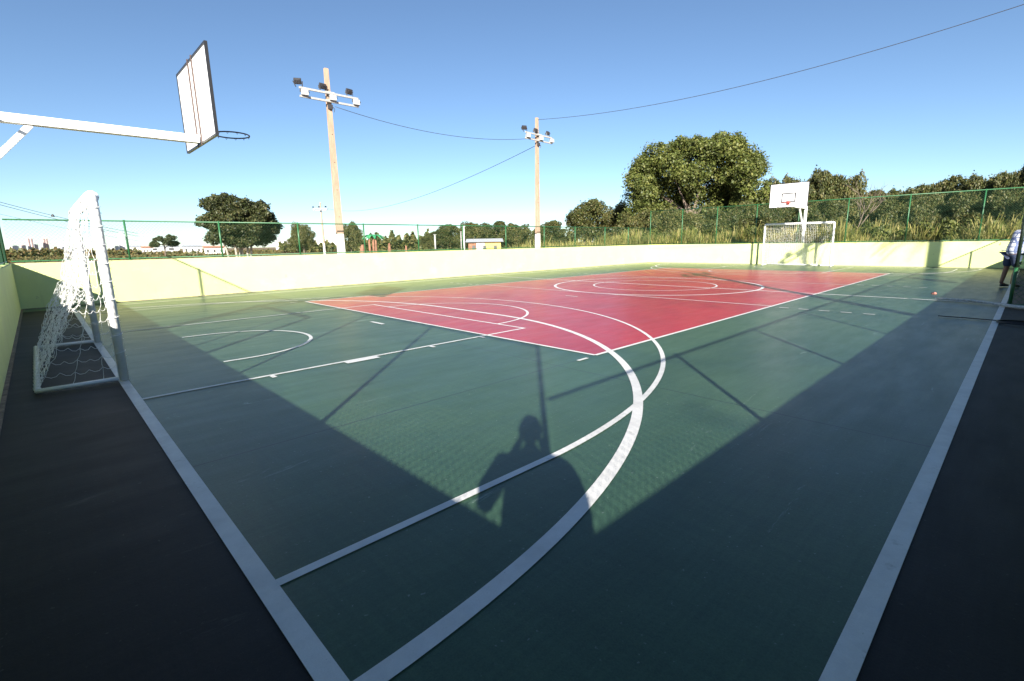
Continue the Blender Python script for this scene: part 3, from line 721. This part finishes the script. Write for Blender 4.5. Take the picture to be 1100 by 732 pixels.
# ------------------------------------------------------------------ distant buildings
def bmat(name, wallc, winc, sx=.35, sz=.33):
    m = bpy.data.materials.new(name); m.use_nodes = True; N = m.node_tree.nodes; L = m.node_tree.links; b = N['Principled BSDF']
    tc = N.new('ShaderNodeTexCoord'); mp = N.new('ShaderNodeMapping'); mp.inputs['Scale'].default_value = (sx, sx, sz); L.new(tc.outputs['Object'], mp.inputs[0])
    s = N.new('ShaderNodeSeparateXYZ'); L.new(mp.outputs[0], s.inputs[0])
    def frac(o, th):
        f = N.new('ShaderNodeMath'); f.operation = 'FRACT'; L.new(o, f.inputs[0]); g_ = N.new('ShaderNodeMath'); g_.operation = 'GREATER_THAN'; g_.inputs[1].default_value = th; L.new(f.outputs[0], g_.inputs[0]); return g_.outputs[0]
    a_ = frac(s.outputs[0], .5); c = frac(s.outputs[2], .45); mm = N.new('ShaderNodeMath'); mm.operation = 'MULTIPLY'; L.new(a_, mm.inputs[0]); L.new(c, mm.inputs[1])
    mx = N.new('ShaderNodeMix'); mx.data_type = 'RGBA'; L.new(mm.outputs[0], mx.inputs[0]); mx.inputs[6].default_value = (*wallc, 1); mx.inputs[7].default_value = (*winc, 1)
    L.new(mx.outputs[2], b.inputs['Base Color']); b.inputs['Roughness'].default_value = .7; return m
M['bw'] = bmat('tower_white', (.62, .62, .64), (.25, .28, .33)); M['bp'] = bmat('tower_pinkish', (.58, .50, .48), (.42, .37, .37)); M['bg'] = bmat('tower_grey', (.52, .54, .57), (.38, .41, .45))  # pinkish and grey walls and windows paled: distance haze put into the colour
M['roofdark'] = mat('roof_dark', (.22, .2, .2), .8); M['brownpanel'] = mat('tower_brown_band', (.34, .24, .23), .7)
def tower(u0, u1, v, D, mk, label, band=False):
    u = (u0+u1)/2; b = spot(u, D); W = width(u0, u1, D); H = height(u, v, D)
    t = thing('apartment_tower', label, 'tower block', (b.x, b.y, -1), bearing(u)-P/2+R(12), 'towers of the far skyline')
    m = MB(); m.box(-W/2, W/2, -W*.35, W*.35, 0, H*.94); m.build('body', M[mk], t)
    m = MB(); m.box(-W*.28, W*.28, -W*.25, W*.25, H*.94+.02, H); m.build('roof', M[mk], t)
    if band:
        m = MB()
        for s in (-.36, .1): m.box(W*s, W*(s+.2), -W*.35-.8, -W*.35-.1, 2, H*.92)
        build_split(m, 'facade_band', M['brownpanel'], t)
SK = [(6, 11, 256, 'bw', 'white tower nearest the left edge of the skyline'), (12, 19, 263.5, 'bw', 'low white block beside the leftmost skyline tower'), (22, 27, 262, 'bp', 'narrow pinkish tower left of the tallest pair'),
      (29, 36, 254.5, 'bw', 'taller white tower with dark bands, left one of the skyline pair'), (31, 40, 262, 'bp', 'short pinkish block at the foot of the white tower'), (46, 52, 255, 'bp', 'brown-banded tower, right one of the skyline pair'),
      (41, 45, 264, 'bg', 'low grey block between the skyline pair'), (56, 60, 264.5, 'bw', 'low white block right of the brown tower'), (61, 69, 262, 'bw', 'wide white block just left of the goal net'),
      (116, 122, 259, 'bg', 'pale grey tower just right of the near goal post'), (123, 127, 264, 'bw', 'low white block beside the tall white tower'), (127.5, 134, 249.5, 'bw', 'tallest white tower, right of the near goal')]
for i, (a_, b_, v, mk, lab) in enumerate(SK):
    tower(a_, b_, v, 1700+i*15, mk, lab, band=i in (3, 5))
# low buildings
def shed(name, label, cat, u0, u1, v, D, cols, roofc, depth=6, pitch=.5):
    u = (u0+u1)/2; b = spot(u, D); W = width(u0, u1, D); H = height(u, v, D)
    t = thing(name, label, cat, (b.x, b.y, -.06), bearing(u)-P/2)
    n = len(cols)
    for k, c in enumerate(cols):
        m = MB(); m.box(-W/2+W*k/n, -W/2+W*(k+1)/n-.005, -depth/2, depth/2, 0, H*.8); m.build('wall', c, t)
    m = MB(); x = W/2+.3; y = depth/2+.3
    m.add([(-x, -y, H*.8+.01), (x, -y, H*.8+.01), (x, y, H*.8+.01), (-x, y, H*.8+.01), (-x, 0, H), (x, 0, H)], [(0, 1, 5, 4), (2, 3, 4, 5), (0, 4, 3), (1, 2, 5), (0, 3, 2, 1)])
    m.build('roof', roofc, t)
    m = MB()
    for k in range(3): xx = -W/2+W*(k+.5)/3; m.box(xx-W*.05, xx+W*.05, -depth/2-.03, -depth/2-.004, H*.3, H*.62)
    build_split(m, 'window', M['lamp_dark'], t)
wht = mat('plaster_white', (.72, .70, .66), .8, noise=.2, nscale=.6); yel = mat('wall_yellow', (.62, .45, .12), .8); redw = mat('wall_red', (.27, .13, .08), .85, noise=.4, nscale=3); gry = mat('roof_fibre_cement', (.40, .42, .45), .8)
terr = mat('roof_terracotta', (.45, .22, .14), .85)
shed('shed', 'low shed with grey roof and yellow and red walls beyond the fence', 'shed', 504, 537, 256.0, 56, [redw, wht, yel, yel], gry)
shed('warehouse', 'long low white warehouse visible right of the dark rounded tree', 'warehouse', 298, 360, 257.5, 260, [wht, wht], wht, 20)
shed('house', 'low white house left of the dark rounded tree', 'house', 196, 216, 263, 150, [wht, wht], gry, 8)
shed('house', 'pale house with terracotta roof at the left foot of the dark rounded tree', 'house', 219, 240, 264, 120, [wht, wht], terr, 7)
shed('house', 'small white house with grey roof at the left end of the row below the skyline', 'house', 138, 150, 263.5, 190, [wht, wht], gry, 8)
shed('house', 'small house with terracotta roof, directly left of the tiny sparse tree', 'house', 152, 163, 264.5, 170, [wht, wht], terr, 7)
shed('shed', 'low pale long shed between the dark rounded tree and the tiny distant light pole', 'shed', 306, 320, 262.5, 140, [wht, wht], gry, 7)
shed('warehouse', 'far pale warehouse beneath the tiny sparse tree', 'warehouse', 138, 192, 264.5, 320, [wht, gry], gry, 20)
# white and grey thin posts in the field
def fpost(u, D, v, label, mk, r=.09):
    b = spot(u, D); H = height(u, v, D); t = thing('field_post', label, 'post', (b.x, b.y, -.06), 0, 'posts standing in the field')
    m = MB(); m.tube([(0, 0, 0), (0, 0, H)], r, 8); m.build('shaft', mk, t, True); m = MB(); m.box(-r*1.3, r*1.3, -r*1.3, r*1.3, H, H+.08); m.build('cap', mk, t)
fpost(498.5, 40, 243, 'thin white post in the field left of the yellow shed', M['steelw'], .07)
fpost(495.5, 62, 249, 'short thin grey post beside the white field post', M['arm'], .06)
fpost(467.5, 70, 252, 'short grey post at the left end of the grove', M['arm'], .12)
# banana-like plant with reddish stems
b = spot(401, 60); t = thing('banana_plant', 'leafy bright green plant with reddish stems right of the nearest light pole', 'plant', (b.x, b.y, -.06))
m = MB(); H = height(401, 256, 60)
for x in (-.45, 0, .3): m.tube([(x, 0, 0), (x*1.1, 0, H)], [.16, .11], 8)
build_split(m, 'stem', redw, t, True); m = MB(); rs = random.Random(9)
for k in range(13):
    a_ = 2*P*k/13+rs.uniform(-.2, .2); L_ = rs.uniform(1.0, 1.7); pts = [Vector((math.cos(a_)*L_*s, math.sin(a_)*L_*s, H+.55*math.sin(P*s*.9)-.25*s)) for s in (0, .25, .5, .75, 1)]
    sd = Vector((-math.sin(a_), math.cos(a_), 0)); ws = [.04, .2, .24, .18, .02]
    V = []; 
    for p_, w_ in zip(pts, ws): V += [p_-sd*w_, p_+Vector((0, 0, .05)), p_+sd*w_]
    m.add(V, [f for i in range(4) for f in ((3*i, 3*i+1, 3*i+4, 3*i+3), (3*i+1, 3*i+2, 3*i+5, 3*i+4))])
m.build('leaf_crown', mat('banana_leaf', (.05, .28, .12), .4, trans=.2), t)
# reddish earth bank stumps
for i, (u, w_, v) in enumerate(((389, 9, 262.5), (418, 5, 261), (436, 4, 263.5))):
    b = spot(u, 58); W = width(u-w_/2, u+w_/2, 58); H = height(u, v, 58); m = MB(); rs = random.Random(i); n = 10; V = []; F = []
    for k in range(4):
        for j in range(n):
            a_ = 2*P*j/n; rr_ = W/2*(1-.22*k)*rs.uniform(.85, 1.15); V.append((rr_*math.cos(a_), rr_*math.sin(a_), H*k/3*rs.uniform(.93, 1.05)))
    for k in range(3):
        for j in range(n): F.append((k*n+j, k*n+(j+1) % n, (k+1)*n+(j+1) % n, (k+1)*n+j))
    F.append(tuple(range(3*n, 4*n))); m.add(V, F); o = m.build('earth_mound', redw); o.location = (b.x, b.y, -.06)
    tag(o, ['wide heap of reddish earth just right of the nearest light pole', 'narrow heap of reddish earth right of the banana plant', 'smallest heap of reddish earth, rightmost of the three'][i], 'earth heap', 'heaps of reddish earth')

# palm-like tree outside the right wall: only its shadow shows, on the end wall
t = thing('palm_tree', 'palm out of view beyond the right wall, whose blurred shadow lies on the end wall', 'tree', (5.6, -13.2, -.06))
m = MB(); m.tube([(0, 0, 0), (.05, 0, 2.5), (.0, 0, 6.6)], [.22, .20, .17], 12); m.build('trunk', M['bark'], t, True)
V = []
for z, lo_, nn in ((6.35, .5, 11), (6.8, .3, 8)):
    for k in range(nn):
        a_ = 2*P*k/nn+z; L_ = 1.5
        for s in np.linspace(.1, 1, 20):
            p_ = np.array([math.cos(a_)*L_*s, math.sin(a_)*L_*s, z+lo_*math.sin(P*s*.8)-.5*s*s])
            for sg in (-1, 1):
                e = np.array([-math.sin(a_)*sg, math.cos(a_)*sg, -.55])*.38*(1.1-s*.7)+np.array([math.cos(a_), math.sin(a_), 0])*.12; f_ = np.array([math.cos(a_), math.sin(a_), 0])*.022
                V.append([p_-f_, p_+f_, p_+e+f_*.3, p_+e-f_*.3])
quads('crown', np.array(V), M['leafB'], t)

# ------------------------------------------------------------------ gate leaf on the right
t = thing('wire_gate', 'open green chain-link gate leaf at the right edge, beside the bending man', 'gate', (-.67, -8.42, 0))
m = MB(); m.tube([(0, .68, .02), (0, .68, .74)], .028, 12); m.build('post', M['fence'], t, True)
m = MB(); m.tube([(0, .68, .741), (0, .68, 2.15)], .028, 12); m.build('post', M['gate_dark'], t, True)
m = MB(); m.tube([(0, 0, .02), (0, 0, 2.15)], .026, 12); m.build('hinge_post', M['fence'], t, True)
for z, k in ((.06, 'fence'), (.98, 'gate_dark'), (1.22, 'gate_dark'), (2.10, 'gate_dark')):
    m = MB(); m.tube([(0, .03, z), (0, .65, z)], .018, 10); m.build('rail', M[k], t, True)
m = MB(); chainlink(m, lambda s, o, z: (o, .03+s, z), .62, .06, .98, .1, .004); m.build('wire_mesh', M['wire'], t)

# things lying on the floor at right
m = MB(); rs = random.Random(2)
pts = [(.0, -6.62), (-.10, -6.95), (-.16, -7.2), (-.36, -7.45), (-.62, -7.66), (-.82, -7.82), (-.94, -8.0), (-1.03, -8.2), (-1.05, -8.40)]
m.tube([(x, y, .045) for x, y in pts], [.016, .02, .024, .02, .03, .034, .034, .034, .03], 8)
tag(m.build('rope', mat('pale_canvas_rope', (.62, .60, .58), .8, noise=.3, nscale=20), None, True), 'pale thick rope lying across the touchline at the right edge', 'rope')
m = MB(); m.tube([(-2.79, -6.95, .022), (-2.80, -7.3, .022), (-2.86, -7.7, .022), (-2.9, -8.05, .022), (-2.93, -8.4, .022)], .008, 8)
m.tube([(-3.0+.22*math.cos(a_)*(1-.01*a_), -8.02+.36*math.sin(a_), .022+.004*a_/3) for a_ in np.linspace(0, 6*P, 60)], .008, 6)
tag(m.build('hose', mat('hose_black', (.012, .012, .014), .4), None, True), 'black hose partly coiled on the dark floor at the right edge', 'hose')
m = MB(); V = [(.02*k, .05*math.sin(k*1.3), .0) for k in range(5)]
m.tube([(-.03, 0, .014), (.03, .02, .018), (.07, -.02, .014), (.11, .015, .016)], [.02, .032, .03, .012], 7); o = m.build('rag', mat('rag_salmon', (.60, .25, .20), .8), None, True); o.location = (1.35, -6.45, .004)
tag(o, 'small crumpled salmon-coloured rag on the floor, near the edge of the shade at right', 'rag')

# ------------------------------------------------------------------ people
def skin_body(name, J, E, mats, parent=None, root=0, sub=2):
    me = bpy.data.meshes.new(name); me.from_pydata([j[:3] for j in J], E, []); me.update()
    o = bpy.data.objects.new(name, me); C.objects.link(o)
    me.materials.append(mats)
    sk = o.modifiers.new('skin', 'SKIN'); sk.use_smooth_shade = True
    if not me.skin_vertices: bpy.context.view_layer.update()
    lay = me.skin_vertices[0] if me.skin_vertices else None
    if lay is None:
        bm = bmesh.new(); bm.from_mesh(me); bm.verts.layers.skin.verify(); bm.to_mesh(me); bm.free(); lay = me.skin_vertices[0]
    for i, j in enumerate(J):
        r = j[3]; lay.data[i].radius = r if isinstance(r, tuple) else (r, r); lay.data[i].use_root = (i == root)
    s = o.modifiers.new('sub', 'SUBSURF'); s.levels = sub; s.render_levels = sub
    if parent: o.parent = parent
    return o
skinm = mat('skin', (.33, .18, .12), .55, noise=.1, nscale=10)
def head_mesh(name, parent, T, sm=None):
    bm = bmesh.new(); bmesh.ops.create_uvsphere(bm, u_segments=28, v_segments=20, radius=1)
    for v in bm.verts:
        x, y, z = v.co; w = 1-.22*max(0, -z)**1.5
        v.co = Vector((x*.075*w, y*.095*(1-.1*max(0, -z)), z*.118))
        if y > 0:
            nose = math.exp(-((x/.22)**2+((z+.12)/.2)**2)); brow = math.exp(-((z-.18)/.12)**2)*.25; eye = math.exp(-(((abs(x)-.38)/.16)**2+((z-.02)/.12)**2)); mouth = math.exp(-((x/.3)**2+((z+.5)/.06)**2)); chin = math.exp(-((x/.3)**2+((z+.85)/.2)**2))
            v.co.y += .022*nose+.005*brow-.010*eye-.004*mouth+.008*chin
        ear = math.exp(-(((y+.05)/.14)**2+((z+.02)/.22)**2))*(abs(x) > .85); v.co.x += math.copysign(.014, x)*ear
    me = bpy.data.meshes.new(name); bm.to_mesh(me); bm.free(); me.transform(T)
    for p_ in me.polygons: p_.use_smooth = True
    me.materials.append(sm or skinm); o = bpy.data.objects.new(name, me); C.objects.link(o); o.parent = parent; return o
def hair_mesh(parent, T, m_, cap=False):
    bm = bmesh.new(); bmesh.ops.create_uvsphere(bm, u_segments=28, v_segments=18, radius=1)
    bmesh.ops.delete(bm, geom=[v for v in bm.verts if v.co.z < -.45 or (v.co.y > .25 and v.co.z < .42)], context='VERTS')
    for v in bm.verts: x, y, z = v.co; v.co = Vector((x*.084, y*.102-.004, z*.126+.004)) * (1+.03*math.sin(x*20)*math.sin(y*17))
    me = bpy.data.meshes.new('hair'); bm.to_mesh(me); bm.free(); me.transform(T)
    for p_ in me.polygons: p_.use_smooth = True
    me.materials.append(m_); o = bpy.data.objects.new('hair', me); C.objects.link(o); o.parent = parent
    if cap:
        pass
    return o
def hand(J, E, wi, wrist, palm, curl, side, r=.009):
    """palm and five fingers continued from wrist vertex wi; palm/curl/side are unit vectors"""
    wrist, palm, curl, side = map(Vector, (wrist, palm, curl, side))
    pc = wrist+palm*.05; J.append((*pc, (.036, .018))); c = len(J)-1; E.append((wi, c))
    for k, (off, ln) in enumerate(((-.028, .062), (-.010, .074), (.010, .070), (.027, .056))):
        p0 = pc+palm*.045+side*off; i0 = len(J); J.append((*p0, r*1.05)); E.append((c, i0))
        p1 = p0+palm*ln*.45+curl*ln*.12; p2 = p1+palm*ln*.22+curl*ln*.3; J.append((*p1, r)); J.append((*p2, r*.85)); E += [(i0, i0+1), (i0+1, i0+2)]
    i0 = len(J); q = wrist+palm*.03-side*.038; J.append((*q, r*1.2)); J.append((*(q+palm*.03-side*.02+curl*.015), r*1.05)); J.append((*(q+palm*.055-side*.018+curl*.03), r*.9)); E += [(c, i0), (i0, i0+1), (i0+1, i0+2)]

# the photographer: stands behind the camera in the corner, only the shadow shows
t = thing('person', 'unseen photographer in the near corner, whose shadow with raised arms lies in the foreground', 'person', (-13.66, -7.995, 0), R(44)-P/2)
# local axes: +y faces the court, x to the right
J = [(0, -.03, .84, .13), (0, -.02, 1.0, .135), (0, -.02, 1.14, .14), (0, 0, 1.25, .12), (0, .015, 1.33, .055), (0, .03, 1.40, .05),
     (.17, -.01, 1.25, .07), (.24, -.01, 1.06, .052), (.20, .03, 1.06, .05), (.10, .10, 1.30, .030),
     (-.17, -.01, 1.25, .07), (-.25, -.01, 1.07, .055), (-.24, .03, 1.04, .05), (-.10, .10, 1.30, .030),
     (.10, -.03, .76, .095), (.11, -.01, .42, .062), (.11, -.04, .09, .042), (.12, .08, .045, .035),
     (-.10, -.03, .76, .095), (-.11, -.01, .42, .062), (-.11, -.04, .09, .042), (-.12, .08, .045, .035)]
E = [(0, 1), (1, 2), (2, 3), (3, 4), (4, 5), (3, 6), (6, 7), (7, 8), (8, 9), (3, 10), (10, 11), (11, 12), (12, 13), (0, 14), (14, 15), (15, 16), (16, 17), (0, 18), (18, 19), (19, 20), (20, 21)]
hand(J, E, 9, (.10, .10, 1.30), (-.35, 0, .94), (-.6, .0, 0), (0, 1, 0), .008); hand(J, E, 13, (-.10, .10, 1.30), (.35, 0, .94), (.6, .0, 0), (0, 1, 0), .008)
skin_body('body', J, E, skinm, t)
Sh = [(0, -.03, .80, .155), (0, -.02, 1.0, .16), (0, -.02, 1.14, .165), (0, -.01, 1.25, .13), (.185, -.01, 1.25, .10), (.235, -.01, 1.06, .085), (-.17, -.01, 1.26, .085), (-.255, -.01, 1.08, .078), (.16, -.02, .76, .085), (-.12, -.03, .76, .08), (.19, -.02, .94, .10), (.205, -.01, .88, .085)]
skin_body('shirt', Sh, [(0, 1), (1, 2), (2, 3), (3, 4), (4, 5), (3, 6), (6, 7), (0, 8), (0, 9), (1, 10), (5, 11)], mat('shirt_grey', (.2, .2, .22), .8), t)
Tr = [(0, -.03, .82, .15), (.10, -.03, .72, .115), (.11, -.01, .42, .085), (.11, -.04, .10, .065), (-.10, -.03, .72, .115), (-.11, -.01, .42, .085), (-.11, -.04, .10, .065)]
skin_body('trousers', Tr, [(0, 1), (1, 2), (2, 3), (0, 4), (4, 5), (5, 6)], mat('trousers_dark', (.03, .035, .05), .8), t)
HT = Matrix.Translation((0, .015, 1.49))
head_mesh('head', t, HT); hair_mesh(t, HT, mat('hair_dark', (.02, .015, .012), .6))

# bending man at the right edge, plaid shirt, dark shorts
t = thing('person', 'man in a blue and white checked shirt and dark shorts bending down by the gate', 'person', (4.30, -7.62, .012), R(-140))
# local: +x right of the man, +y the way he faces (towards the right wall)
J = [(0, -.05, .90, .085), (0, .0, 1.08, .09), (0, .07, 1.24, .10), (0, .16, 1.36, .09), (0, .25, 1.42, .055), (0, .30, 1.46, .05),
     (.19, .16, 1.36, .065), (.24, .24, 1.12, .048), (.14, .42, .98, .036), (.10, .46, .97, .028),
     (-.19, .16, 1.36, .065), (-.25, .22, 1.12, .048), (-.16, .40, .98, .036), (-.12, .46, .97, .028),
     (.10, -.06, .80, .07), (.11, .0, .47, .058), (.11, -.05, .09, .040), (.12, .08, .04, .035),
     (-.10, -.06, .80, .07), (-.13, -.04, .47, .058), (-.14, -.10, .09, .040), (-.15, .03, .04, .035)]
E = [(0, 1), (1, 2), (2, 3), (3, 4), (4, 5), (3, 6), (6, 7), (7, 8), (8, 9), (3, 10), (10, 11), (11, 12), (12, 13), (0, 14), (14, 15), (15, 16), (16, 17), (0, 18), (18, 19), (19, 20), (20, 21)]
hand(J, E, 9, J[9][:3], (-.2, .8, -.5), (0, -.3, -.9), (1, 0, 0)); hand(J, E, 13, J[13][:3], (.2, .8, -.5), (0, -.3, -.9), (-1, 0, 0))
skin_body('body', J, E, mat('skin_brown', (.20, .10, .065), .55), t)
plaid = bpy.data.materials.new('plaid_shirt'); plaid.use_nodes = True
N = plaid.node_tree.nodes; L = plaid.node_tree.links; b = N['Principled BSDF']; tc = N.new('ShaderNodeTexCoord'); sp = N.new('ShaderNodeSeparateXYZ'); L.new(tc.outputs['Object'], sp.inputs[0])
last = None
for ax_, k in ((0, 9.0), (2, 9.0), (1, 9.0)):
    q = N.new('ShaderNodeMath'); q.operation = 'MULTIPLY'; q.inputs[1].default_value = k; L.new(sp.outputs[ax_], q.inputs[0])
    f_ = N.new('ShaderNodeMath'); f_.operation = 'FRACT'; L.new(q.outputs[0], f_.inputs[0])
    l_ = N.new('ShaderNodeMath'); l_.operation = 'LESS_THAN'; l_.inputs[1].default_value = .22; L.new(f_.outputs[0], l_.inputs[0])
    if last is None: last = l_.outputs[0]
    else:
        mx = N.new('ShaderNodeMath'); mx.operation = 'MAXIMUM'; L.new(last, mx.inputs[0]); L.new(l_.outputs[0], mx.inputs[1]); last = mx.outputs[0]
mx = N.new('ShaderNodeMix'); mx.data_type = 'RGBA'; L.new(last, mx.inputs[0]); mx.inputs[6].default_value = (.72, .74, .80, 1); mx.inputs[7].default_value = (.13, .17, .32, 1)
L.new(mx.outputs[2], b.inputs['Base Color']); b.inputs['Roughness'].default_value = .85
Sh = [(0, -.05, .76, .185), (0, .0, 1.02, .185), (0, .07, 1.24, .165), (0, .15, 1.36, .13), (.19, .16, 1.37, .085), (.235, .22, 1.18, .072), (-.19, .16, 1.37, .085), (-.245, .20, 1.18, .072)]
skin_body('shirt', Sh, [(0, 1), (1, 2), (2, 3), (3, 4), (4, 5), (3, 6), (6, 7)], plaid, t)
Tr = [(0, -.05, .94, .165), (.10, -.05, .78, .12), (.11, -.01, .50, .085), (-.10, -.05, .78, .11), (-.13, -.04, .50, .085)]
skin_body('shorts', Tr, [(0, 1), (1, 2), (0, 3), (3, 4)], mat('shorts_navy', (.035, .05, .10), .8), t)
for s, x, y in ((1, .12, .04), (-1, -.15, -.01)):
    skin_body('shoe', [(x, y-.10, .045, (.045, .04)), (x, y, .045, (.05, .042)), (x, y+.10, .035, (.045, .03))], [(0, 1), (1, 2)], M['black'], t)
HT = Matrix.Translation((0, .34, 1.54)) @ Matrix.Rotation(R(-38), 4, 'X')
head_mesh('head', t, HT, bpy.data.materials['skin_brown']); hair_mesh(t, HT, bpy.data.materials['hair_dark'])
m = MB(); m.tube([(4.24, -7.36, .93), (4.20, -8.05, 1.0)], .012, 8)
tag(m.build('rod', M['goalw'], None, True), 'thin pale rod in front of the checked shirt of the bending man', 'rod')

# ------------------------------------------------------------------ camera, light, sky
cam = bpy.data.cameras.new('camera'); co = bpy.data.objects.new('camera', cam); C.objects.link(co); scene.camera = co
cam.sensor_width = 36; cam.sensor_fit = 'HORIZONTAL'; cam.lens = 36*FPX/1100; cam.clip_start = .03; cam.clip_end = 12000
mw = Matrix((( RT.x, UPV.x, -FWD.x, CAM.x), (RT.y, UPV.y, -FWD.y, CAM.y), (RT.z, UPV.z, -FWD.z, CAM.z), (0, 0, 0, 1))); co.matrix_world = mw

EL, AZ = R(22.9), R(44.3)          # sun height; direction in which shadows fall
sun = bpy.data.lights.new('sun', 'SUN'); sun.energy = 5.0; sun.angle = R(.53); sun.color = (1, .93, .82)
so = bpy.data.objects.new('sun', sun); C.objects.link(so)
sd = Vector((math.cos(AZ)*math.cos(EL), math.sin(AZ)*math.cos(EL), -math.sin(EL)))
so.rotation_euler = sd.to_track_quat('-Z', 'Y').to_euler(); so.location = (-30, -30, 20)
w = bpy.data.worlds.new('World'); scene.world = w; w.use_nodes = True; N = w.node_tree.nodes; L = w.node_tree.links
sky = N.new('ShaderNodeTexSky'); sky.sky_type = 'NISHITA'; sky.sun_disc = False; sky.sun_elevation = EL
sky.sun_rotation = math.atan2(-math.cos(AZ), -math.sin(AZ))     # 0 = +Y, clockwise
sky.air_density = .75; sky.dust_density = .15; sky.ozone_density = 1.5; sky.altitude = 200
tn = N.new('ShaderNodeMix'); tn.data_type = 'RGBA'; tn.blend_type = 'MULTIPLY'; tn.inputs[0].default_value = 1; tn.inputs[7].default_value = (.93, 1.03, 1.09, 1)
L.new(sky.outputs[0], tn.inputs[6]); L.new(tn.outputs[2], N['Background'].inputs[0]); N['Background'].inputs[1].default_value = .050
scene.view_settings.view_transform = 'Standard'; scene.view_settings.look = 'None'; scene.view_settings.exposure = 1.6; scene.view_settings.gamma = 1
scene.cycles.max_bounces = 6; scene.cycles.use_denoising = True
